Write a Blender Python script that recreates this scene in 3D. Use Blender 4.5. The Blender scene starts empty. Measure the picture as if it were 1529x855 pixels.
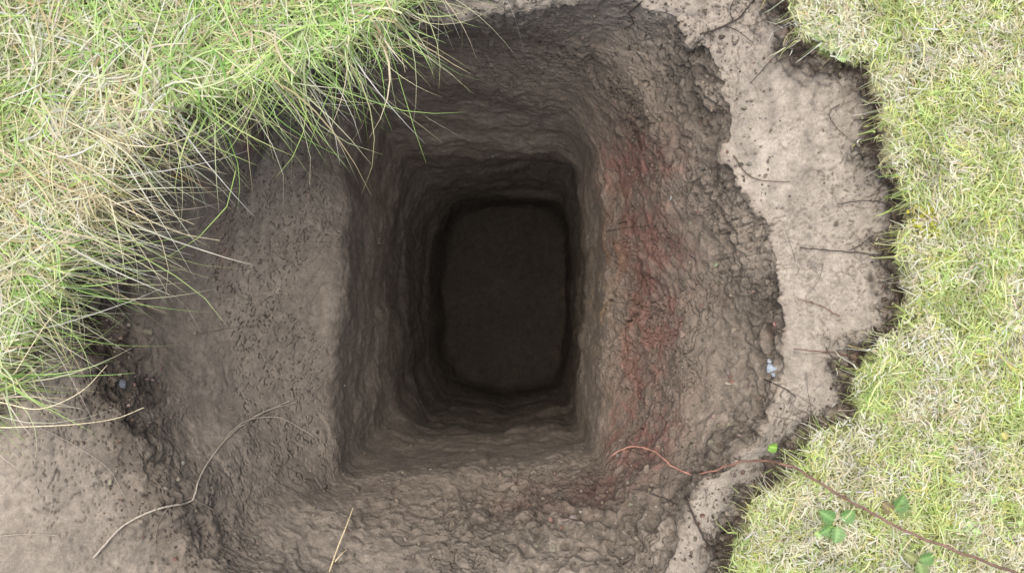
import bpy, math, numpy as np
rng=np.random.default_rng(7)
H=1.73; PX=637.0; CU,CV=764.5,427.5; C0=(757.0,440.0)

# ---------------------------------------------------------------- noise
_r=np.random.default_rng(3)
PERM=_r.permutation(256).astype(np.int32); PERM=np.concatenate([PERM,PERM,PERM])
GR=_r.normal(size=(256,3)).astype(np.float32); GR/=np.linalg.norm(GR,axis=1)[:,None]
def pn(P,seed=0):
    P=P.astype(np.float32)+seed*17.31
    I=np.floor(P).astype(np.int32); F=P-I; I&=255
    w=F*F*F*(F*(F*6-15)+10)
    out=np.zeros(len(P),np.float32)
    for dx in (0,1):
        a=PERM[(I[:,0]+dx)&255]; wx=w[:,0] if dx else 1-w[:,0]
        for dy in (0,1):
            b=PERM[(a+I[:,1]+dy)&255]; wy=w[:,1] if dy else 1-w[:,1]
            for dz in (0,1):
                c=PERM[(b+I[:,2]+dz)&255]; wz=w[:,2] if dz else 1-w[:,2]
                g=GR[c]
                out+=wx*wy*wz*(g[:,0]*(F[:,0]-dx)+g[:,1]*(F[:,1]-dy)+g[:,2]*(F[:,2]-dz))
    return out*1.6
def fbm(P,oc=3,seed=0,gain=.5):
    s=0;a=1.0
    for i in range(oc):
        s=s+a*pn(P*(2.03**i),seed+i); a*=gain
    return s
RT=_r.random((256,3)).astype(np.float32)
def worley_(P,seed=0):
    P=P.astype(np.float32)+seed*9.7
    I=np.floor(P).astype(np.int32); F=P-I
    d1=np.full(len(P),9,np.float32); d2=d1.copy()
    for dx in (-1,0,1):
        a=PERM[(I[:,0]+dx)&255]
        for dy in (-1,0,1):
            b=PERM[(a+I[:,1]+dy)&255]
            for dz in (-1,0,1):
                c=PERM[(b+I[:,2]+dz)&255]; o=RT[c]
                d=(dx+o[:,0]-F[:,0])**2+(dy+o[:,1]-F[:,1])**2+(dz+o[:,2]-F[:,2])**2
                n=d<d1
                d2=np.where(n,d1,np.minimum(d2,d)); d1=np.where(n,d,d1)
    return np.sqrt(d1),np.sqrt(d2)
def worley(P,mask,seed=0):
    f=np.full(len(P),.5,np.float32); g=np.full(len(P),1.0,np.float32)
    i=np.flatnonzero(mask)
    a,b=worley_(P[i],seed); f[i]=a; g[i]=b
    return f,g
def ss(a,b,x):
    t=np.clip((x-a)/(b-a),0,1); return t*t*(3-2*t)

# ---------------------------------------------------------------- contours of the pit (u, v, depth)
def D(l,d): return [(x,y,d) for x,y in l]
A=D([(712,322),(760,315),(812,320),(838,352),(846,440),(840,525),(808,560),(760,568),(708,556),(680,505),(670,440),(684,362)],2.48)
B=D([(676,298),(760,290),(838,300),(852,350),(854,440),(850,540),(838,585),(750,599),(662,588),(642,540),(640,440),(648,350)],2.24)
Cc=D([(638,268),(700,260),(790,240),(858,246),(868,360),(868,440),(863,560),(856,612),(750,634),(640,624),(608,575),(594,440),(604,330)],1.72)
Dd=D([(584,208),(700,212),(840,218),(872,238),(878,360),(879,440),(871,560),(866,648),(750,659),(640,658),(572,634),(558,440),(568,300)],1.2)
E=[(528,120,.72),(640,130,.72),(760,145,.74),(850,170,.74),(888,220,.74),(903,360,.76),(905,440,.76),(893,560,.75),(888,678,.68),(800,694,.62),(640,702,.62),(512,708,.62),(500,600,.64),(512,440,.66),(520,280,.68)]
F=[(480,80,.46),(640,58,.44),(760,60,.42),(890,90,.40),(965,165,.36),(1003,240,.34),(1020,400,.36),(1010,560,.34),(990,680,.30),(900,765,.30),(700,795,.32),(520,795,.36),(420,730,.42),(350,600,.44),(345,440,.46),(370,280,.44),(415,160,.42)]
G=[(930,-6,.13),(1020,35,.13),(1060,75,.13),(1085,120,.12),(1092,180,.12),(1087,230,.12),(1110,280,.12),(1152,330,.12),(1165,400,.12),(1176,470,.12),(1173,550,.12),(1160,620,.11),(1125,675,.11),(1060,715,.11),(1038,740,.11),(1028,780,.11),(1005,840,.11),(960,890,.11),
   (800,915,.12),(500,905,.12),(300,850,.11),(232,740,.11),(190,640,.12),(150,560,.13),(120,470,.13),(150,370,.13),(200,290,.13),(262,220,.13),(345,172,.13),(450,125,.13),(545,75,.13),(650,28,.13),(760,2,.13),(850,-8,.13)]
G2=[((x-C0[0])*.975+C0[0],(y-C0[1])*.975+C0[1],d+(.032 if x>900 else .015)) for x,y,d in G]
Hh=D([(1165,-20),(1190,60),(1290,105),(1310,210),(1355,315),(1335,430),(1330,490),(1265,590),(1200,660),(1110,750),(1080,860),(1050,980),(700,1010),(400,1000),(150,930),(60,800),(40,650),(60,520),(85,440),(100,390),(150,310),(175,260),(235,195),(300,145),(420,110),(500,65),(590,20),(640,-30),(760,-90),(950,-110),(1100,-80)],.035)
NT=1536
TH=np.linspace(0,2*np.pi,NT,endpoint=False)
def contour(pts,sig):
    p=np.array(pts,float); n=len(p); q=[]
    for i in range(n):
        a=p[i];b=p[(i+1)%n]
        for t in np.linspace(0,1,40,endpoint=False): q.append(a+(b-a)*t)
    q=np.array(q); x=q[:,0]-C0[0]; y=q[:,1]-C0[1]
    th=np.arctan2(y,x)%(2*np.pi); r=np.hypot(x,y); o=np.argsort(th)
    rr=np.interp(TH,th[o],r[o],period=2*np.pi); dd=np.interp(TH,th[o],q[o,2],period=2*np.pi)
    k=np.exp(-.5*(np.minimum(np.arange(NT),NT-np.arange(NT))*360/NT/sig)**2); k/=k.sum()
    f=lambda a:np.real(np.fft.ifft(np.fft.fft(a)*np.fft.fft(k)))
    return f(rr),f(dd)
def circ(r,d): return np.full(NT,float(r)),np.full(NT,float(d))
def thn(f_,seed,amp,oc=4):
    Q=np.stack([np.cos(TH)*f_,np.sin(TH)*f_,TH*0],-1); return fbm(Q,oc,seed,.6)*amp
cA=contour(A,4);cB=contour(B,2.0);cC=contour(Cc,1.3);cD=contour(Dd,1.0);cE=contour(E,1.0);cF=contour(F,1.5);cG2=contour(G2,.5);cG=contour(G,.5);cH=contour(Hh,.8)
jag=thn(9,210,6,4)
cG=(cG[0]+jag,cG[1]); cG2=(cG2[0]+jag+thn(14,211,5),cG2[1])
cA=(cA[0]+thn(2.5,230,3.),cA[1])
cA2=(cA[0]*.6+cB[0]*.4,cA[1]-.03+thn(2,231,.05,2))
cBi=(cB[0]*.80+cC[0]*.20+thn(2,201,2.,2),cB[1]-.05)
sC=np.clip(.5+thn(2.2,220,1.1,2),0.05,1); sD=np.clip(.45+thn(2.2,221,1.1,2),0.05,1)
cCo=(cC[0]+thn(4,202,3.),cC[1]); cCi=(cC[0]*(1-.055*sC)-1+thn(4,202,3.)+thn(9,212,1.5),cC[1]+.02+.05*sC)
cDo=(cD[0]+thn(4,203,4.),cD[1]); cDi=(cD[0]*(1-.05*sD)-1+thn(4,203,3.)+thn(9,213,2),cD[1]+.02+.07*sD)
cEo=(cE[0]+thn(3,204,7.),cE[1])
levels=[circ(.3,2.46),cA,cA2,cB,cBi,cCi,cCo,cDi,cDo,cEo,cF,cG2,cG,cH,circ(1250,.0),circ(60000,.0)]
pos   =[0.        ,1 ,1.3,2 ,2.3,2.9,3  ,3.9,4  ,5  ,6 ,7  ,8 ,9 ,10            ,11]
cnt=[30,10,18,12,38,10,44,12,70,125,130,24,80,140,26]
Rr=[];Dp=[];S=[]
for i,c in enumerate(cnt):
    (r0,d0),(r1,d1)=levels[i],levels[i+1]
    for t in np.arange(c)/c:
        if i==len(cnt)-1: r=r0*(r1/r0)**t
        else: r=r0+(r1-r0)*t
        Rr.append(r);Dp.append(d0+(d1-d0)*t);S.append(pos[i]+(pos[i+1]-pos[i])*t)
Rr.append(levels[-1][0]);Dp.append(levels[-1][1]);S.append(11.)
Rr=np.array(Rr);Dp=np.array(Dp);S=np.array(S);NR=len(S)
for _ in range(8):
    Dp[1:-40]=(Dp[:-41]+2*Dp[1:-40]+Dp[2:-39])/4
def roundoff(Dp,s0,s1,it):
    w_=(ss(s0-.3,s0+.1,S)*ss(s1+.3,s1-.1,S))[:,None]
    X=Dp.copy()
    for _ in range(it):
        X[1:-1]=X[1:-1]+w_[1:-1]*.5*((X[:-2]+X[2:])/2-X[1:-1])
    return X
Dp=roundoff(Dp,4.6,6.4,150); Rr=roundoff(Rr,4.7,5.5,80); Dp=roundoff(Dp,2.6,4.4,18); Dp=roundoff(Dp,.8,1.6,30)
Rr=np.maximum.accumulate(Rr,axis=0)
U=C0[0]+Rr*np.cos(TH);V=C0[1]+Rr*np.sin(TH)
def unproj(u,v,z):
    k=(H-z)/H/PX
    return np.stack([(u-CU)*k,-(v-CV)*k,z],-1)
# ---------------------------------------------------------------- bare soil region (everything outside = turf)
BARE=[(612,-12),(598,22),(560,45),(512,70),(480,100),(420,122),(330,148),(270,165),(238,198),(192,232),(176,270),(152,312),(122,350),(104,400),(92,440),(62,480),(34,530),(0,575),(-60,640),(-250,680),(-420,800),(-400,1000),(-150,1080),(300,1120),(800,1100),(1000,1000),
 (1060,920),(1082,860),(1092,790),(1122,742),(1185,700),(1205,645),(1268,622),(1265,570),(1290,520),(1333,490),(1340,430),(1325,375),(1358,315),(1330,270),(1300,215),(1312,160),(1285,108),(1230,90),(1192,60),(1168,0),(1150,-110),(1050,-210),(850,-240),(680,-160),(630,-60)]
BP=np.array(BARE,float)
def sdf(u,v):
    u=np.asarray(u,float);v=np.asarray(v,float);best=np.full(u.shape,1e18);ins=np.zeros(u.shape,bool)
    n=len(BP)
    for i in range(n):
        ax,ay=BP[i];bx,by=BP[(i+1)%n];ex,ey=bx-ax,by-ay
        t=np.clip(((u-ax)*ex+(v-ay)*ey)/(ex*ex+ey*ey),0,1)
        best=np.minimum(best,(u-ax-ex*t)**2+(v-ay-ey*t)**2)
        c=((ay>v)!=(by>v)); 
        with np.errstate(all='ignore'): xi=(bx-ax)*(v-ay)/(by-ay+1e-12)+ax
        ins^=(c&(u<xi))
    d=np.sqrt(best); return np.where(ins,-d,d)
def gnoise(u,v):
    P=np.stack([u/34,v/34,np.zeros_like(u)],-1).reshape(-1,3)
    return (fbm(P,4,5,.8)*19).reshape(u.shape)
u1=U.ravel();v1=V.ravel();z1=-Dp.ravel();Sg=np.repeat(S,NT)
sd=np.where(Sg<7.5,-200,0.0); m=Sg>=7.5
sd[m]=sdf(u1[m],v1[m])+gnoise(u1[m],v1[m])
lipwid=30+22*pn(np.stack([u1/60,v1/60,u1*0],-1),8)
turf=ss(-2,4,sd); lipw=ss(-1,1,(sd+lipwid*.5+11*pn(np.stack([u1/14,v1/14,u1*0],-1),6)*(sd>-60))/(lipwid*.7))
near=1-ss(1500,6000,np.hypot(u1-C0[0],v1-C0[1]))
z1=z1+lipw*.026
PB=unproj(u1,v1,z1).reshape(NR,NT,3)
dr=np.gradient(PB,axis=0); dt=np.roll(PB,-1,1)-np.roll(PB,1,1)
N=np.cross(dr,dt).reshape(-1,3); N/=np.linalg.norm(N,axis=1)[:,None]+1e-12
PB=PB.reshape(-1,3)
view=np.array([0,0,H])-PB; N*=np.sign((N*view).sum(1))[:,None]
Ng=N.reshape(NR,NT,3)
for _ in range(6): Ng=(Ng+np.roll(Ng,1,1)+np.roll(Ng,-1,1)+np.concatenate([Ng[:1],Ng[:-1]])+np.concatenate([Ng[1:],Ng[-1:]]))/5
N=Ng.reshape(-1,3);N/=np.linalg.norm(N,axis=1)[:,None]+1e-12
# ---------------------------------------------------------------- masks
def gau(cu,cv,su,sv): return np.exp(-.5*(((u1-cu)/su)**2+((v1-cv)/sv)**2))
ledge=ss(7.9,8.1,Sg)*ss(-40,60,u1-930)*(1-lipw)
bl=ss(7.9,8.5,Sg)*ss(400,150,u1)*(1-turf)
smoothL=np.clip(gau(400,430,115,240)*1.5,0,1)
deep=ss(5.3,4.6,Sg)
inner=ss(7.98,7.8,Sg)
lump=.17+.70*ss(6.1,7.0,Sg)*ss(960,1070,u1)*inner+.6*gau(185,620,55,130)+.45*gau(150,450,45,90)+.36*gau(850,790,230,55)+.25*gau(820,30,260,45)+.12*gau(960,450,50,260)+.25*gau(300,760,70,70)
q=pn(PB*2.6,40)
lump=lump*np.clip(.85+q*1.5,.15,1.7)*(1-.85*smoothL)*(1-.93*ledge)*(1-.6*bl)*(1-.75*deep)*(1-turf)
lump=np.clip(lump,0.02,1)
W=np.stack([fbm(PB*7,3,61,.6),fbm(PB*7,3,64,.6),fbm(PB*7,3,67,.6)],-1)
big=fbm(PB*2.3,3,1)*.022*(1-ledge*.6)*(1-.5*deep)
med=fbm(PB*9+W*.5,3,4,.5)*.008*(.30+.8*lump)
bil=(np.abs(fbm(PB*5.5+W*.5,4,110,.5))-.3)*.036*(.12+.95*lump)+(np.abs(pn(PB*15+W*.7,115))-.2)*.012*lump
mk1=(Sg>4.3)&(Sg<9.6)
f1,f2=worley(PB*13+W*1.5,mk1,1); cl1=(.55-f1)*.024*lump*ss(-.3,.3,pn(PB*5,120)+.05)
f3,f4=worley(PB*40+W*1.9,mk1,2); cl2=(.5-f3)*.007*lump
f5,f6=worley(PB*5.0+W*1.9,mk1,3)
f7,f8=worley(PB*17+W*2.0,mk1,4)
fine=fbm(PB*95,2,9,.6)*.0024*(.22+.9*lump)
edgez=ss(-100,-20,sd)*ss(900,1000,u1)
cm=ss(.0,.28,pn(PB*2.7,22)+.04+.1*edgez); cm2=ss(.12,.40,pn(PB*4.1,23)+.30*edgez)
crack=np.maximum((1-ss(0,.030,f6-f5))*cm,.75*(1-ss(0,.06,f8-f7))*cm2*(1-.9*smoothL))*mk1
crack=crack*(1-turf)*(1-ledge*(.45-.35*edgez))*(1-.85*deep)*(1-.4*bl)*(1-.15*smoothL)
strata=pn(PB*np.array([2.5,2.5,5])+W*.4,30)*.005*deep*ss(1.9,2.4,Sg)
vert=pn(PB*np.array([9,9,1.6])+W*.3,33)*.007*deep+fbm(PB*5,3,34,.45)*.010*deep
scr=pn(PB*np.array([5,34,14])+W*.5,37)*.0022*smoothL*ss(-.2,.3,pn(PB*3,38))
turfn=fbm(PB*np.array([14,14,14]),3,50)*.012*turf
lipb=lipw*(1-turf); lipn=((.5-f3)*.045+(.5-f1)*.04)*lipb
streak=pn(PB*np.array([45,6,10])+W*.3,35)*.0012*ledge+fbm(PB*8+W*.5,3,36)*.0045*ledge
disp=(big*(1-turf)+med+bil+cl1+cl2+fine-.012*crack+strata+vert+scr+lipn+streak)*near*(1-.5*turf)+turfn*near
bottom=ss(1.0,.8,Sg); disp*=(1-.6*bottom)
PF=PB+N*disp[:,None]
# ---------------------------------------------------------------- albedo, with depth shade painted into the lower shaft
def mix(c,c2,m): return c+(np.array(c2)-c)*m[:,None]
col=np.tile(np.array([.196,.162,.130]),(len(PF),1))
col=mix(col,[.182,.156,.129],smoothL)
col=mix(col,[.275,.232,.188],ss(5.9,7.4,Sg)*ss(880,1080,u1))
col=mix(col,[.330,.290,.243],ledge)
col=mix(col,[.275,.238,.197],bl*.9)
topc=ss(5.8,7.8,Sg)*ss(190,20,v1)*ss(560,680,u1)*(1-turf); col=mix(col,[.32,.278,.234],topc)
col=mix(col,[.25,.214,.176],ss(720,870,v1)*ss(300,500,u1)*ss(1100,1000,u1)*.7)
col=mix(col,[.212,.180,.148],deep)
col=mix(col,[.130,.110,.090],deep*ss(4.,3.,Sg))  # painted shade: lower shaft walls get a darker colour with depth
col=mix(col,[.048,.040,.033],ss(2.9,1.6,Sg))  # pit floor gloom also put into the colour, on top of real shading
pn1=pn(PB*6,70);pn2=pn(PB*17,71);pn3=pn(PB*40,72)
red=np.exp(-.5*((u1-(960+30*pn1))/38)**2)*ss(150,260,v1)*ss(760,660,v1)*ss(4.6,5.3,Sg)
red=red*(.42+1.6*np.clip(pn2+.6*pn3+.15,0,1))*(.35+.65*ss(-.5,.2,pn(PB*4,73)))
for cu,cv,su,sv,a in [(368,205,12,16,.8),(332,360,9,45,.4),(152,500,28,28,.4),(1157,487,8,10,1.0),(820,745,60,18,.4),(900,730,25,20,.5),(650,130,30,12,.25),(930,270,30,60,.4),(1075,440,10,14,.4)]:
    red=red+gau(cu,cv,su,sv)*a*(.6+pn2)
col=mix(col,[.200,.108,.090],np.clip(red,0,.85))
orng=gau(905,450,28,90)*np.clip(.3+pn2,0,1)*.7; col=mix(col,[.25,.175,.105],orng)
hum2=ss(-75,-8,sd)*np.clip(.10+pn1+pn2*.8+.3*pn3,0,1)
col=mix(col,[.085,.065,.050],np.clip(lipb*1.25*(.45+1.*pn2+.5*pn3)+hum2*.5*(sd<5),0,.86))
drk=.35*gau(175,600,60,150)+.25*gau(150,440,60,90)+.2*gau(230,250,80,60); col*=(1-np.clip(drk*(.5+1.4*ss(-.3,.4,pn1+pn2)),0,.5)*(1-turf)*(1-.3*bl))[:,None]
dk=np.clip(ss(-.1,.5,pn(PB*4.1,75)+.5*pn2)*(.38+.4*lump),0,1)*(1-ledge)*(1-bl*.6)*(1-turf); col*=(1-.32*dk)[:,None]
lt=ss(.1,.6,pn(PB*5.3,78)+.4*pn3)*(1-turf)*(1-deep*.7)*(1-.6*ledge); col*=(1+.20*lt)[:,None]
ld=pn(PB*np.array([34,4,8])+W*.4,79)*.14-.20*ss(.05,.6,fbm(PB*6+W,2,80))+.06*ss(.05,.5,fbm(PB*3.5,2,83))
col*=(1+(.13*pn2+.11*pn3)*(1-.4*ledge)+ledge*ld)[:,None]
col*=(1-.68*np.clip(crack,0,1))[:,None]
col*=(1+np.clip((.38-f3)*.8,-.22,.16)*lump+np.clip((.42-f1)*.6,-.18,.1)*lump)[:,None]
tcol=np.tile(np.array([.26,.28,.13]),(len(PF),1)); tcol=mix(tcol,[.40,.37,.23],ss(-.2,.5,pn1+pn2*.6))
farm=ss(1500,5000,np.hypot(u1,v1)); tcol=mix(tcol,[.20,.24,.09],farm*.7)
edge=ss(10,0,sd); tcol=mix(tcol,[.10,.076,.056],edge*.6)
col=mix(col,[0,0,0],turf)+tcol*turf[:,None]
col=np.clip(col,.01,.8)

def mk(name,verts,faces,colr=None,mat=None,smooth=True,alpha=None,parent=None):
    me=bpy.data.meshes.new(name); verts=np.ascontiguousarray(verts,np.float32); faces=np.ascontiguousarray(faces,np.int32)
    k=faces.shape[1]
    me.vertices.add(len(verts)); me.vertices.foreach_set('co',verts.ravel())
    me.loops.add(faces.size); me.loops.foreach_set('vertex_index',faces.ravel())
    me.polygons.add(len(faces)); me.polygons.foreach_set('loop_start',np.arange(0,faces.size,k,dtype=np.int32))
    me.polygons.foreach_set('use_smooth',np.full(len(faces),smooth))
    me.update(calc_edges=True)
    if colr is not None:
        a=me.color_attributes.new('Col','FLOAT_COLOR','POINT')
        c=np.ones((len(verts),4),np.float32); c[:,:3]=colr
        if alpha is not None: c[:,3]=alpha
        a.data.foreach_set('color',c.ravel())
    ob=bpy.data.objects.new(name,me); bpy.context.collection.objects.link(ob)
    if mat: me.materials.append(mat)
    if parent: ob.parent=parent
    return ob
# ---------------------------------------------------------------- materials
def newmat(name):
    m=bpy.data.materials.new(name); m.use_nodes=True; nt=m.node_tree; b=nt.nodes['Principled BSDF']; return m,nt,b
soil,nt,b=newmat('soil')
L=nt.links.new
at=nt.nodes.new('ShaderNodeAttribute'); at.attribute_name='Col'
tc=nt.nodes.new('ShaderNodeTexCoord')
def noise(scale,detail=4,rough=.6):
    n=nt.nodes.new('ShaderNodeTexNoise'); n.inputs['Scale'].default_value=scale; n.inputs['Detail'].default_value=detail; n.inputs['Roughness'].default_value=rough
    L(tc.outputs['Object'],n.inputs['Vector']); return n
n1=noise(120,4,.7); n2=noise(420,2,.7); n3=noise(38,4,.65)
def mr(inp,a,bb,c,d):
    n=nt.nodes.new('ShaderNodeMapRange'); n.inputs[1].default_value=a;n.inputs[2].default_value=bb;n.inputs[3].default_value=c;n.inputs[4].default_value=d
    L(inp,n.inputs[0]); return n
def math_(op,a,bb):
    n=nt.nodes.new('ShaderNodeMath'); n.operation=op
    for i,x in enumerate((a,bb)):
        if isinstance(x,(int,float)): n.inputs[i].default_value=x
        else: L(x,n.inputs[i])
    return n.outputs[0]
f=math_('MULTIPLY',mr(n1.outputs[0],.3,.7,.80,1.20).outputs[0],mr(n2.outputs[0],.3,.7,.80,1.20).outputs[0])
f=math_('MULTIPLY',f,mr(n3.outputs[0],.3,.7,.84,1.14).outputs[0])
vm=nt.nodes.new('ShaderNodeVectorMath'); vm.operation='SCALE'; L(at.outputs['Color'],vm.inputs[0]); L(f,vm.inputs['Scale'])
L(vm.outputs[0],b.inputs['Base Color']); b.inputs['Roughness'].default_value=.95; b.inputs['Specular IOR Level'].default_value=.15
h=math_('ADD',math_('MULTIPLY',n1.outputs[0],.008),math_('MULTIPLY',n2.outputs[0],.0035))
h=math_('ADD',h,math_('MULTIPLY',n3.outputs[0],.014))
h=math_('MULTIPLY',h,math_('ADD',at.outputs['Alpha'],.22))
bp=nt.nodes.new('ShaderNodeBump'); bp.inputs['Distance'].default_value=1.0; bp.inputs['Strength'].default_value=.8
L(h,bp.inputs['Height']); L(bp.outputs[0],b.inputs['Normal'])

grassm=bpy.data.materials.new('grass_blades'); grassm.use_nodes=True; nt2=grassm.node_tree; b2=nt2.nodes['Principled BSDF']
a2=nt2.nodes.new('ShaderNodeAttribute'); a2.attribute_name='Col'
nt2.links.new(a2.outputs['Color'],b2.inputs['Base Color']); b2.inputs['Roughness'].default_value=.5; b2.inputs['Specular IOR Level'].default_value=.4
tr=nt2.nodes.new('ShaderNodeBsdfTranslucent'); nt2.links.new(a2.outputs['Color'],tr.inputs['Color'])
mx=nt2.nodes.new('ShaderNodeMixShader'); mx.inputs[0].default_value=.38
nt2.links.new(b2.outputs[0],mx.inputs[1]); nt2.links.new(tr.outputs[0],mx.inputs[2]); nt2.links.new(mx.outputs[0],nt2.nodes['Material Output'].inputs[0])
rootm,nt3,b3=newmat('root_bark'); a3=nt3.nodes.new('ShaderNodeAttribute'); a3.attribute_name='Col'
nn=nt3.nodes.new('ShaderNodeTexNoise'); nn.inputs['Scale'].default_value=300
t3=nt3.nodes.new('ShaderNodeTexCoord'); nt3.links.new(t3.outputs['Object'],nn.inputs['Vector'])
v3=nt3.nodes.new('ShaderNodeVectorMath'); v3.operation='SCALE'; m3=nt3.nodes.new('ShaderNodeMapRange'); m3.inputs[1].default_value=.3;m3.inputs[2].default_value=.7;m3.inputs[3].default_value=.65;m3.inputs[4].default_value=1.3
nt3.links.new(nn.outputs[0],m3.inputs[0]); nt3.links.new(m3.outputs[0],v3.inputs['Scale']); nt3.links.new(a3.outputs['Color'],v3.inputs[0]); nt3.links.new(v3.outputs[0],b3.inputs['Base Color']); b3.inputs['Roughness'].default_value=.75

# ---------------------------------------------------------------- ground + dug hole
idx=np.arange(NR*NT).reshape(NR,NT)
a=idx[:-1];bq=idx[1:]
faces=np.stack([a,np.roll(a,-1,1),np.roll(bq,-1,1),bq],-1)
alpha=np.clip(lump+.3*turf+.5*lipb,0,1)
split=int(np.argmax(S>=8.999))
def sub(name,r0,r1):
    fc=faces[r0:r1].reshape(-1,4)-r0*NT; fc=fc[:,::-1]
    sl=slice(r0*NT,(r1+1)*NT)
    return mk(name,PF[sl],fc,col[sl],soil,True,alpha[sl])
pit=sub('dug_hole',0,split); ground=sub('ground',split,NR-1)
for o in (pit,ground):
    me=o.data
    if me.polygons[len(me.polygons)//2].normal.z<0: me.flip_normals()

# ---------------------------------------------------------------- surface lookup
G3=PF.reshape(NR,NT,3); kk=PX*H/(H-G3[...,2]); pu=CU+G3[...,0]*kk; pv=CV-G3[...,1]*kk
RP=np.hypot(pu-C0[0],pv-C0[1]); RP=np.maximum.accumulate(RP,axis=0); ZZ=G3[...,2]
def surf(u,v):
    u=np.atleast_1d(np.asarray(u,float));v=np.atleast_1d(np.asarray(v,float))
    th=np.arctan2(v-C0[1],u-C0[0])%(2*np.pi); j=np.round(th/(2*np.pi)*NT).astype(int)%NT; r=np.hypot(u-C0[0],v-C0[1])
    out=np.empty(len(u)); o=np.argsort(j,kind='stable'); js=j[o]; st=np.flatnonzero(np.r_[True,js[1:]!=js[:-1]]); en=np.r_[st[1:],len(js)]
    for s,e in zip(st,en):
        out[o[s:e]]=np.interp(r[o[s:e]],RP[:,js[s]],ZZ[:,js[s]])
    return out

# ---------------------------------------------------------------- grass
def blades(u,v,Ln,wd,az,up,droop,c_base,c_tip,seg,curls=.35):
    n=len(u); z=surf(u,v); B0=unproj(u,v,z-.004)
    t=np.linspace(0,1,seg+1)[None,:]
    curl=rng.normal(0,curls,n)[:,None]
    a_=az[:,None]+curl*t
    hor=Ln[:,None]*(np.cos(up)[:,None]*t+.35*droop[:,None]*t*t)
    ver=Ln[:,None]*(np.sin(up)[:,None]*t-droop[:,None]*t*t)
    X=B0[:,0:1]+np.cos(a_)*hor; Y=B0[:,1:2]+np.sin(a_)*hor; Z=B0[:,2:3]+ver
    uu=CU+X*PX; vv=CV-Y*PX; s=sdf(uu[:,::2],vv[:,::2]); s=np.repeat(s,2,1)[:,:seg+1]; fl=.015+rng.random((n,1))*.04
    Z=np.where((s>-6)&(Z<fl),fl,Z)
    Z=np.where(s<=-6,np.maximum(Z,B0[:,2:3]-.12*np.ones_like(Z)),Z)
    w=wd[:,None]*np.clip(1.05-t**1.8,0.04,1)*.5
    pa=az[:,None]+np.pi/2+rng.normal(0,.4,n)[:,None]
    tz=rng.normal(0,.4,n)[:,None]
    ox=np.cos(pa)*w;oy=np.sin(pa)*w;oz=tz*w
    Pn=np.stack([np.stack([X-ox,Y-oy,Z-oz],-1),np.stack([X+ox,Y+oy,Z+oz],-1)],2)
    ids=np.arange(n*(seg+1)*2).reshape(n,seg+1,2)
    fc=np.stack([ids[:,:-1,0],ids[:,:-1,1],ids[:,1:,1],ids[:,1:,0]],-1).reshape(-1,4)
    tt=t[...,None]; cc=c_base[:,None,:]*(1-tt)+c_tip[:,None,:]*tt; cc=np.repeat(cc[:,:,None,:],2,2)
    return Pn.reshape(-1,3),fc,cc.reshape(-1,3)
def join(parts):
    V_=[];F_=[];C_=[];o=0
    for p,f_,c in parts: V_.append(p);F_.append(f_+o);C_.append(c);o+=len(p)
    return np.concatenate(V_),np.concatenate(F_),np.concatenate(C_)
def pal(n,cols,probs,var=.18):
    c=np.array(cols)[rng.choice(len(cols),n,p=probs)]
    return np.clip(c*(1+rng.normal(0,var,(n,1)))*(1+rng.normal(0,.05,(n,3))),.01,.92)
def sampleturf(n,u0,u1_,v0,v1_,smin=0):
    u=rng.uniform(u0,u1_,n);v=rng.uniform(v0,v1_,n);s=sdf(u,v)+gnoise(u,v);k=s>smin;return u[k],v[k],s[k]
parts=[]
u,v,s=sampleturf(140000,1040,1720,-150,1020,-10)
Pq=np.stack([u/70,v/70,u*0],-1); c1=fbm(Pq,3,80); c2=pn(Pq*3.1,81); c3=pn(Pq*1.3,84); c4=pn(Pq*4.5,85)
kp=(rng.random(len(u))<np.clip(.90+1.1*c4,.3,1))&(rng.random(len(u))<ss(-14,12,s)+.12)
u,v,s,c1,c2,c3,c4=[x[kp] for x in (u,v,s,c1,c2,c3,c4)]; n=len(u)
clump=np.round(u/18+c2)*7.13+np.round(v/18+c1)*3.77; caz=(np.sin(clump)*43758.5)%(2*np.pi)
az=np.where(rng.random(n)<.5,caz,rng.uniform(0,2*np.pi,n))+rng.normal(0,.5,n)
Ln=rng.gamma(4,.0080,n).clip(.010,.085)*(1+.45*c1)*np.where(s<14,.7,1); wd=rng.uniform(.0016,.0038,n)
up=rng.uniform(.05,1.1,n); dr_=rng.uniform(.1,.8,n)
straw=pal(n,[(.88,.83,.60),(.92,.89,.73),(.74,.67,.41)],[.42,.38,.20],.13); green=pal(n,[(.66,.78,.30),(.76,.83,.42),(.46,.62,.19),(.70,.70,.22)],[.38,.34,.18,.1],.15)
sel=(rng.random(n)<np.clip(.54-.9*c1-.4*c2,.08,.95))
ct=np.where(sel[:,None],straw,green)*np.clip(1-.22*ss(0,.5,c3)+.1*c4,.6,1.05)[:,None]; cb=ct*.78
parts.append(blades(u,v,Ln,wd,az,up,dr_,cb,ct,3,.9))
for (a0,a1,b0,b1,nn_) in [(-900,1100,-900,-10,18000),(-900,0,0,1300,12000),(0,1900,900,1500,12000),(1700,2600,-600,1500,11000)]:
    u,v,s=sampleturf(nn_,a0,a1,b0,b1,2); n=len(u)
    ct=pal(n,[(.8,.74,.52),(.58,.7,.26),(.68,.76,.38)],[.35,.35,.3])
    parts.append(blades(u,v,rng.uniform(.03,.08,n),rng.uniform(.003,.006,n),rng.uniform(0,6.28,n),rng.uniform(.3,1.2,n),rng.uniform(.2,.8,n),ct*.8,ct,3))
Vv,Ff,Cl=join(parts); mk('short_grass',Vv,Ff,Cl,grassm,False)
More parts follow.
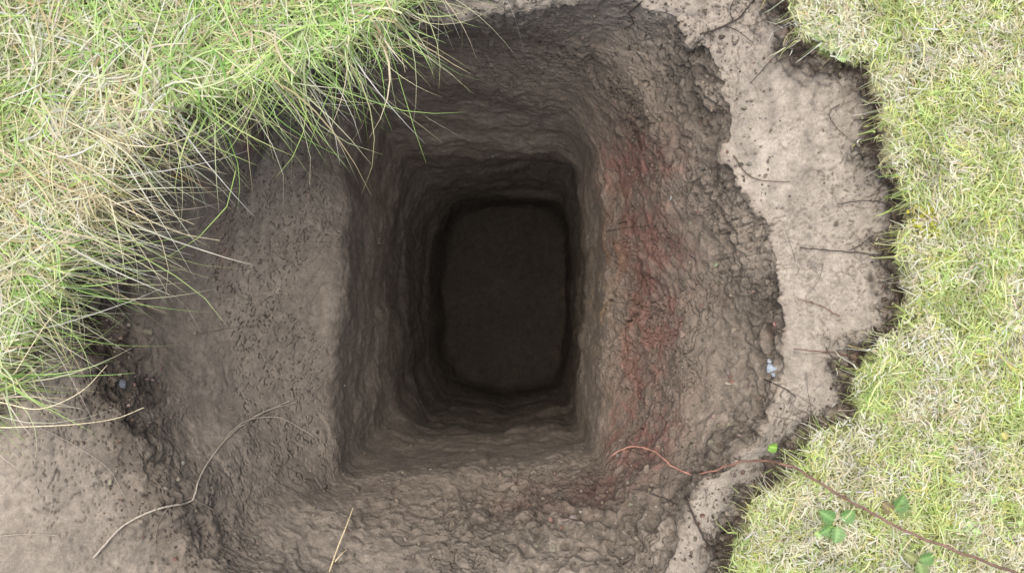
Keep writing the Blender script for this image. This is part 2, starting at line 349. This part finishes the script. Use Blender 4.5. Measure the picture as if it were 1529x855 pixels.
# long tussock grass, upper left
parts=[]
u,v,s=sampleturf(3500,-330,680,-300,640,-4)
k=8; n=len(u)*k
U_=np.repeat(u,k)+rng.normal(0,5,n); V_=np.repeat(v,k)+rng.normal(0,5,n); s2=sdf(U_,V_)+gnoise(U_,V_); kp=s2>-6
caz=np.repeat(rng.normal(-.6,1.1,len(u)),k)
U_,V_=U_[kp],V_[kp]; az=(caz+rng.normal(0,.65,n))[kp]; n=len(U_); s2=s2[kp]
Ln=rng.gamma(3.5,.042,n).clip(.04,.38)*np.where(s2<25,.72,1.); wd=rng.uniform(.0022,.0052,n)
up=rng.uniform(.1,1.1,n); dr_=rng.uniform(.3,1.15,n)
g=pn(np.stack([U_/110,V_/110,U_*0],-1),90); g2=pn(np.stack([U_/40,V_/40,U_*0],-1),92)
gprob=np.clip(.30+.8*g+.4*g2+.55*(np.exp(-((U_-370)/200)**2-((V_-60)/110)**2)),.08,.93)
gr=pal(n,[(.52,.76,.23),(.64,.82,.33),(.36,.60,.16),(.74,.86,.48)],[.35,.3,.15,.2]); st=pal(n,[(.88,.81,.57),(.92,.88,.71),(.70,.60,.35)],[.42,.36,.22])
ct=np.where((rng.random(n)<gprob)[:,None],gr,st)
parts.append(blades(U_,V_,Ln,wd,az,up,dr_,ct*.7,ct,7,.8))
u,v,s=sampleturf(3400,-60,640,-60,600,1); k=s<70;u,v=u[k],v[k]; n=len(u)
kk2=rng.random(n)<.5; u,v=u[kk2],v[kk2]; n=len(u)
ct=pal(n,[(.88,.81,.58),(.70,.60,.36),(.66,.74,.40)],[.6,.22,.18])
parts.append(blades(u,v,rng.uniform(.06,.28,n),rng.uniform(.0014,.0028,n),rng.normal(-.8,.75,n),rng.uniform(.0,.6,n),rng.uniform(.2,.7,n),ct*.85,ct,8,.8))
Vv,Ff,Cl=join(parts); mk('long_grass',Vv,Ff,Cl,grassm,False)

# ---------------------------------------------------------------- roots / stems (tubes)
def tube(pts,r0,r1,c,sides=5):
    p=np.array(pts,float); n=len(p)
    if n<2: return None
    T=np.gradient(p,axis=0); T/=np.linalg.norm(T,axis=1)[:,None]+1e-9
    ref=np.array([.13,.21,1.]); ref/=np.linalg.norm(ref)
    A_=np.cross(T,ref); A_/=np.linalg.norm(A_,axis=1)[:,None]+1e-9; B_=np.cross(T,A_)
    r=np.linspace(r0,r1,n)[:,None,None]; an=np.linspace(0,2*np.pi,sides,endpoint=False)[None,:,None]
    Vt=p[:,None,:]+r*(np.cos(an)*A_[:,None,:]+np.sin(an)*B_[:,None,:])
    ids=np.arange(n*sides).reshape(n,sides)
    fc=np.stack([ids[:-1],np.roll(ids[:-1],-1,1),np.roll(ids[1:],-1,1),ids[1:]],-1).reshape(-1,4)
    return Vt.reshape(-1,3),fc,np.tile(np.array(c,float),(n*sides,1))
def spline(pts,m=10):
    p=np.array(pts,float); p=np.vstack([2*p[0]-p[1],p,2*p[-1]-p[-2]]); o=[]
    for i in range(1,len(p)-2):
        for t in np.linspace(0,1,m,endpoint=False):
            o.append(.5*((2*p[i])+(-p[i-1]+p[i+1])*t+(2*p[i-1]-5*p[i]+4*p[i+1]-p[i+2])*t*t+(-p[i-1]+3*p[i]-3*p[i+1]+p[i+2])*t**3))
    o.append(p[-2]); return np.array(o)
def onsurf(path,off=.004,jit=2.0,m=10):
    q=spline(path,m); q[:,0]+=np.cumsum(rng.normal(0,jit*.25,len(q)))*.6; q[:,1]+=np.cumsum(rng.normal(0,jit*.25,len(q)))*.6
    z=surf(q[:,0],q[:,1]); 
    zs=z.copy()
    for _ in range(4): zs=np.convolve(np.r_[zs[0],zs,zs[-1]],[.25,.5,.25],'valid')
    z=np.maximum(z,zs)+off
    return unproj(q[:,0],q[:,1],z)
pale=(.38,.33,.27);dark=(.05,.038,.03);tan=(.68,.59,.40);brown=(.13,.09,.065)
R=[]
def root(path,r0,r1,c,**k):
    t=tube(onsurf(path,**k),r0,r1,c); 
    if t: R.append(t)
root([(140,832),(185,780),(240,752),(285,742),(300,705),(335,655),(380,622),(430,602)],.0032,.0014,(.38,.33,.27),off=.006,jit=3)
root([(335,655),(370,628),(415,622),(455,640),(472,652)],.0019,.0008,(.38,.33,.27),off=.006)
root([(285,742),(250,760),(235,800),(240,855)],.0016,.0008,(.2,.16,.13))
root([(285,742),(320,765),(300,785),(250,810)],.0014,.0006,(.24,.2,.16))
root([(380,622),(400,612),(440,600)],.0016,.0008,pale)
root([(185,200),(230,205),(270,195),(292,185),(296,165)],.0018,.001,pale,off=.01)
root([(270,205),(300,230),(322,250),(330,275),(345,290)],.0015,.0007,pale,off=.01)
root([(292,498),(340,490),(395,484)],.0010,.0005,(.13,.105,.085))
root([(0,800),(40,798),(88,800)],.0013,.0007,pale)
root([(60,640),(110,665),(160,700),(185,740)],.0010,.0005,pale)
root([(1045,52),(1080,40),(1110,22),(1128,0)],.0028,.0022,dark,off=.012,jit=3.5)
root([(1080,40),(1100,45),(1125,65)],.0016,.0008,dark,off=.012)
root([(1095,32),(1090,15),(1100,-4)],.0016,.0008,dark,off=.012)
root([(938,20),(950,10),(958,0)],.0024,.002,dark,off=.01); root([(938,20),(945,35),(930,45)],.0016,.0008,dark)
root([(1095,232),(1110,255),(1135,268),(1180,270)],.0018,.0009,brown,off=.004)
root([(1195,370),(1240,372),(1290,374),(1330,380)],.0012,.0016,dark,off=.006,jit=4)
root([(1270,373),(1290,362),(1302,352)],.0011,.0007,dark,off=.006)
root([(1185,520),(1225,525),(1265,535)],.0010,.0015,(.16,.07,.05),off=.006,jit=4)
root([(1190,445),(1225,455),(1255,470)],.0008,.0013,(.16,.07,.05),off=.006,jit=4)
root([(1250,305),(1290,302),(1330,310)],.0010,.0014,dark,off=.006,jit=4)
root([(1140,565),(1170,580),(1185,590)],.0018,.001,dark)
root([(1255,155),(1240,175),(1262,210)],.0013,.0007,dark,off=.006,jit=4)
root([(1155,95),(1185,80),(1215,60)],.0013,.0008,dark,off=.01)
root([(1020,735),(1040,780),(1060,820),(1085,835)],.0028,.002,dark,off=.01,jit=4)
root([(1120,125),(1165,80),(1200,72)],.0012,.0007,dark,off=.01)
root([(905,345),(940,338),(968,335)],.0012,.0007,dark,off=.005)
root([(970,735),(1000,745),(1035,765)],.0018,.001,dark)
root([(255,262),(285,268),(312,282)],.002,.0008,(.35,.16,.06),off=.012)
def edgept(u0,u1_,v0,v1_):
    while True:
        i=rng.integers(len(BP)); t=rng.random(); p=BP[i]*(1-t)+BP[(i+1)%len(BP)]*t
        if u0<p[0]<u1_ and v0<p[1]<v1_: return p
def rand_roots(n,box,ln,c,rad,spread=.9,off=.004):
    for _ in range(n):
        p=edgept(*box).copy(); dirc=np.array(C0)-p; a0=math.atan2(dirc[1],dirc[0])+rng.normal(0,spread); path=[p-6*np.array([math.cos(a0),math.sin(a0)])]
        Lr=rng.gamma(2.2,ln/2.2); st_=max(Lr/6,2)
        for i in range(6):
            a0+=rng.normal(0,.4); p=p+st_*np.array([math.cos(a0),math.sin(a0)]); path.append(p.copy())
        rr=rad*rng.uniform(.6,1.5); cc=np.array(c)*rng.uniform(.6,1.35)
        root(path,rr,rr*.35,cc,off=rng.uniform(.002,off),jit=2,m=4)
        if rng.random()<.5:
            q0=path[3]; a1=a0+rng.choice([-1,1])*.8; pp=[q0]
            for i in range(3): a1+=rng.normal(0,.4); q0=q0+st_*.8*np.array([math.cos(a1),math.sin(a1)]); pp.append(q0)
            root(pp,rr*.6,rr*.25,cc,off=.004,jit=2,m=4)
rand_roots(280,(-10,330,140,600),38,(.27,.22,.17),.0009,1.0,.012)
rand_roots(90,(60,640,-20,260),28,(.28,.24,.18),.0007,.9,.010)
rand_roots(110,(1060,1400,-20,860),38,(.09,.06,.045),.0008,.8,.008)
rand_roots(330,(1060,1400,-20,860),15,(.11,.08,.06),.0008,1.2,.008)
for _ in range(170):
    th=rng.uniform(0,6.283); r=rng.uniform(270,600); p=np.array([C0[0]+r*math.cos(th),C0[1]+r*math.sin(th)*.8]); a0=rng.uniform(0,6.28); path=[p.copy()]
    Lr=rng.gamma(2,12)
    for i in range(4): a0+=rng.normal(0,.5); p=p+Lr/4*np.array([math.cos(a0),math.sin(a0)]); path.append(p.copy())
    rr=rng.uniform(.0004,.0008); root(path,rr,rr*.4,np.array((.11,.088,.07))*rng.uniform(.6,2.4),off=.0015,jit=1.5,m=4)
J=join(R); mk('exposed_roots',J[0],J[1],J[2],rootm,True)
R=[]
def stem3(pts,r0,r1,c):
    q=spline(pts,8); P3=unproj(q[:,0],q[:,1],q[:,2]); R.append(tube(P3,r0,r1,c))
z_=lambda a,b:float(surf(a,b)[0])
stem3([(492,852,z_(492,852)+.01),(505,815,z_(505,815)+.03),(517,785,z_(517,785)+.05),(527,758,z_(527,758)+.06)],.0022,.0016,(.75,.62,.38))
stem3([(500,838,z_(500,838)+.02),(510,826,z_(510,826)+.03),(517,821,z_(517,821)+.03)],.0015,.001,(.75,.62,.38))
J=join(R); mk('dry_stem',J[0],J[1],J[2],rootm)
R=[]
for a_ in [[(150,290,.07),(215,325,.05),(270,348,.0),(328,359,-.06)],[(40,215,.08),(130,250,.09),(210,300,.04),(290,335,-.03)],[(590,0,.05),(592,45,.0),(605,108,-.08)],[(565,20,.04),(570,50,0),(573,80,-.05)],[(120,372,.03),(165,378,.0),(215,381,-.03)],[(0,638,.03),(100,634,.02),(170,625,-.03),(215,608,-.05)],[(0,600,.03),(60,610,.03),(120,585,.0),(160,545,-.04)],[(380,130,.04),(372,165,0),(350,202,-.05)],[(20,560,.03),(80,470,.05),(120,460,.02)],[(100,180,.08),(190,230,.09),(240,300,.04),(262,322,-.0)],[(0,330,.08),(90,345,.08),(180,360,.03),(212,352,.0)]]:
    stem3(a_,.0014,.0007,np.array(tan)*rng.uniform(.75,1.2))
J=join(R); mk('dry_grass_stalks',J[0],J[1],J[2],rootm)

# ---------------------------------------------------------------- bramble
br=bpy.data.objects.new('bramble_vine',None); bpy.context.collection.objects.link(br)
R=[]
path=[(915,678),(940,667),(975,673),(1005,695),(1035,708),(1075,700),(1115,688),(1160,690),(1200,706),(1250,735),(1300,765),(1360,795),(1430,822),(1530,860)]
q=spline(path,8); nq=len(q); zz_=surf(q[:,0],q[:,1])
z0_=zz_.copy()
for _ in range(25): zz_=np.maximum(np.convolve(np.r_[zz_[0],zz_,zz_[-1]],[.25,.5,.25],'valid'),z0_)
ln_=np.linspace(0,1,nq); q[:,0]+=np.convolve(rng.normal(0,1.5,nq),[.25,.5,.25],'same'); q[:,1]+=np.convolve(rng.normal(0,1.5,nq),[.25,.5,.25],'same')
q=unproj(q[:,0],q[:,1],zz_+.010+.058*ss(.36,.55,ln_))
rr=tube(q,.0020,.0032,(1,1,1),6); f_=np.clip(np.linspace(-.2,1.6,nq),0,1); cc=np.array((.52,.27,.20))[None]*(1-f_[:,None])+np.array((.20,.12,.09))[None]*f_[:,None]
cc=cc*(1+rng.normal(0,.12,(nq,1)))
R.append((rr[0],rr[1],np.repeat(cc,6,0)))
for i in range(6,nq-1,4):
    p=q[i]; d=rng.normal(size=3); d[2]=abs(d[2]); d/=np.linalg.norm(d); R.append(tube([p,p+d*.004,p+d*.009],.0011,.0002,(.3,.1,.08),5))
J=join(R); mk('stem',J[0],J[1],J[2],rootm,parent=br)
def leaf(u,v,ang,size,c,z=None,fold=.25):
    zz=z_(u,v)+.03 if z is None else z
    o=unproj(np.array([u]),np.array([v]),np.array([zz]))[0]
    m=11; Vt=[];Cc_=[]
    for i in range(m):
        t=i/(m-1); w=size*.40*math.sin(math.pi*min(t**.75,1))**.8*(1+.13*(-1)**i) if 0<i<m-1 else .0003
        for j in range(-2,3):
            s_=j/2; x=t*size; y=s_*w; zl=abs(s_)*w*fold+.12*size*math.sin(t*2.6)-.10*size*t*t+(.02*size if (i+j)%2 else 0)*abs(s_)
            ca,sa=math.cos(ang),math.sin(ang); Vt.append((o[0]+ca*x-sa*y,o[1]+sa*x+ca*y,o[2]+zl)); Cc_.append(np.array(c)*(1.45 if j==0 else 1-.15*(i%2)))
    ids=np.arange(m*5).reshape(m,5); fc=np.stack([ids[:-1,:-1],ids[:-1,1:],ids[1:,1:],ids[1:,:-1]],-1).reshape(-1,4)
    return np.array(Vt),fc,np.array(Cc_)
Lf=[]
gl=(.19,.35,.12)
for u_,v_,a_,s_,c_ in [(1246,776,2.6,.042,gl),(1254,774,.5,.040,gl),(1250,784,-1.7,.042,(.26,.42,.17)),(1244,784,-2.6,.036,gl),(1335,762,1.0,.045,(.17,.31,.10)),(1337,760,-.1,.038,(.25,.32,.12)),(1332,764,2.4,.034,(.27,.22,.12)),(1146,672,.6,.028,(.28,.52,.10)),(1160,668,3.0,.02,(.30,.5,.1)),(1372,835,.3,.038,(.18,.32,.11)),(1370,838,-1.3,.038,(.26,.36,.14)),(1368,836,2.6,.034,(.32,.34,.15)),(1495,645,-1.,.022,(.55,.50,.2))]:
    Lf.append(leaf(u_,v_,a_,s_,c_,z=z_(u_,v_)+.050,fold=.45))
J=join(Lf); mk('leaves',J[0],J[1],J[2],grassm,parent=br)
Lf=[]
cent=[(1240,62,26),(1215,30,14),(1262,78,16),(1250,40,16),(1225,50,14),(1410,650,14),(1330,835,10),(1440,255,9),(1500,500,7),(1390,90,8),(1470,40,8),(1310,560,8),(95,350,12),(70,370,8),(320,75,8),(1480,740,9)]
for _ in range(80):
    a0,b0=rng.uniform(1100,1800),rng.uniform(-150,1000)
    if sdf(a0,b0)>15: cent.append((a0,b0,int(rng.integers(4,9))))
for (a0,b0,k) in cent:
    cc=np.array([(.46,.70,.22),(.58,.76,.32),(.50,.66,.32)][rng.integers(3)])
    for i in range(k):
        u_=a0+rng.normal(0,9);v_=b0+rng.normal(0,9)
        Lf.append(leaf(u_,v_,rng.uniform(0,6.28),rng.uniform(.010,.026),cc*rng.uniform(.7,1.25),z=z_(u_,v_)+rng.uniform(.014,.036)))
for i in range(130):
    u_=1397+rng.normal(0,15);v_=335+rng.normal(0,12); Lf.append(leaf(u_,v_,rng.uniform(0,6.28),rng.uniform(.006,.014),np.array((.52,.52,.07))*rng.uniform(.6,1.2),z=z_(u_,v_)+rng.uniform(.026,.050)))
J=join(Lf); mk('low_weeds',J[0],J[1],J[2],grassm)
# ---------------------------------------------------------------- crumbs
t=(1+5**.5)/2
ico=np.array([(-1,t,0),(1,t,0),(-1,-t,0),(1,-t,0),(0,-1,t),(0,1,t),(0,-1,-t),(0,1,-t),(t,0,-1),(t,0,1),(-t,0,-1),(-t,0,1)])/1.9
icf=np.array([(0,11,5),(0,5,1),(0,1,7),(0,7,10),(0,10,11),(1,5,9),(5,11,4),(11,10,2),(10,7,6),(7,1,8),(3,9,4),(3,4,2),(3,2,6),(3,6,8),(3,8,9),(4,9,5),(2,4,11),(6,2,10),(8,6,7),(9,8,1)])
def lumps(name,u,v,size,c,mat,sink=.2):
    n=len(u); z=surf(u,v); B0=unproj(u,v,z+size*(.5-sink))
    Vt=ico[None]*(1+rng.normal(0,.22,(n,12,1)))*size[:,None,None]*(1+rng.normal(0,.2,(n,1,3)))*.6
    Vt=Vt+B0[:,None,:]; fc=(icf[None]+np.arange(n)[:,None,None]*12).reshape(-1,3)
    return mk(name,Vt.reshape(-1,3),fc,np.repeat(c,12,0),mat,False,alpha=.6)
n=26000
th=rng.uniform(0,2*np.pi,n); r=rng.uniform(250,660,n); u=C0[0]+r*np.cos(th)*1.05; v=C0[1]+r*np.sin(th)
sv=sdf(u,v)
w=(.08+np.exp(-((u-1090)/70)**2)+1.1*np.exp(-((u-170)/70)**2)*(v>300)+.6*np.exp(-((v-780)/90)**2)*(u>450)+.5*np.exp(-((v-30)/50)**2)+.4*np.exp(-((u-960)/60)**2))
w*=1-.92*np.exp(-((u-1210)/65)**2)*(v<600); w=w+2.5*np.exp(-((sv+8)/16)**2)
k=(rng.random(n)<w*.5)&(sv<4); u,v,sv=u[k],v[k],sv[k]; n=len(u)
c_=pal(n,[(.20,.168,.135),(.27,.228,.185),(.13,.106,.085),(.22,.135,.11)],[.45,.33,.16,.06],.15)
c_=np.where((sv>-26)[:,None],pal(n,[(.12,.09,.07),(.22,.178,.14)],[.5,.5],.2),c_)
lumps('soil_crumbs',u,v,rng.gamma(2.0,.0018,n).clip(.0015,.015),c_,soil)
pb=np.array([(1152,549,.020),(1149,540,.012),(1156,560,.011),(183,574,.014),(822,776,.012),(735,233,.012),(1002,295,.012),(1158,484,.012),(945,905,.02),(1300,760,.01)])
lumps('pebbles',pb[:,0],pb[:,1],pb[:,2],np.array([(.36,.41,.47),(.42,.46,.51),(.33,.37,.42),(.13,.14,.16),(.32,.2,.16),(.2,.19,.18),(.36,.35,.33),(.40,.22,.2),(.3,.3,.3),(.3,.3,.3)]),soil,.3)

# ---------------------------------------------------------------- camera, light
cam=bpy.data.cameras.new('camera'); co=bpy.data.objects.new('camera',cam); bpy.context.collection.objects.link(co)
co.location=(0,0,H); cam.sensor_width=36; cam.lens=18*H/(764.5/PX); cam.clip_start=.02; cam.clip_end=500
bpy.context.scene.camera=co
w=bpy.data.worlds.new('World'); bpy.context.scene.world=w; w.use_nodes=True; nt=w.node_tree; bg=nt.nodes['Background']
el=math.radians(76); azs=math.radians(-40)
sky=nt.nodes.new('ShaderNodeTexSky'); sky.sky_type='NISHITA'; sky.sun_disc=False; sky.sun_elevation=el; sky.sun_rotation=azs; sky.dust_density=4; sky.air_density=1.0;sky.ozone_density=.6
nt.links.new(sky.outputs[0],bg.inputs[0]); bg.inputs[1].default_value=.15
sl=bpy.data.lights.new('sun','SUN'); so=bpy.data.objects.new('sun',sl); bpy.context.collection.objects.link(so)
sl.energy=4.1; sl.angle=math.radians(95); sl.color=(1,.955,.88)
from mathutils import Vector
dv=Vector((math.sin(azs)*math.cos(el),math.cos(azs)*math.cos(el),math.sin(el)))
so.rotation_euler=dv.to_track_quat('Z','Y').to_euler()
sc=bpy.context.scene; sc.view_settings.view_transform='Standard'; sc.view_settings.look='None'; sc.view_settings.exposure=0
print('verts',len(PF))
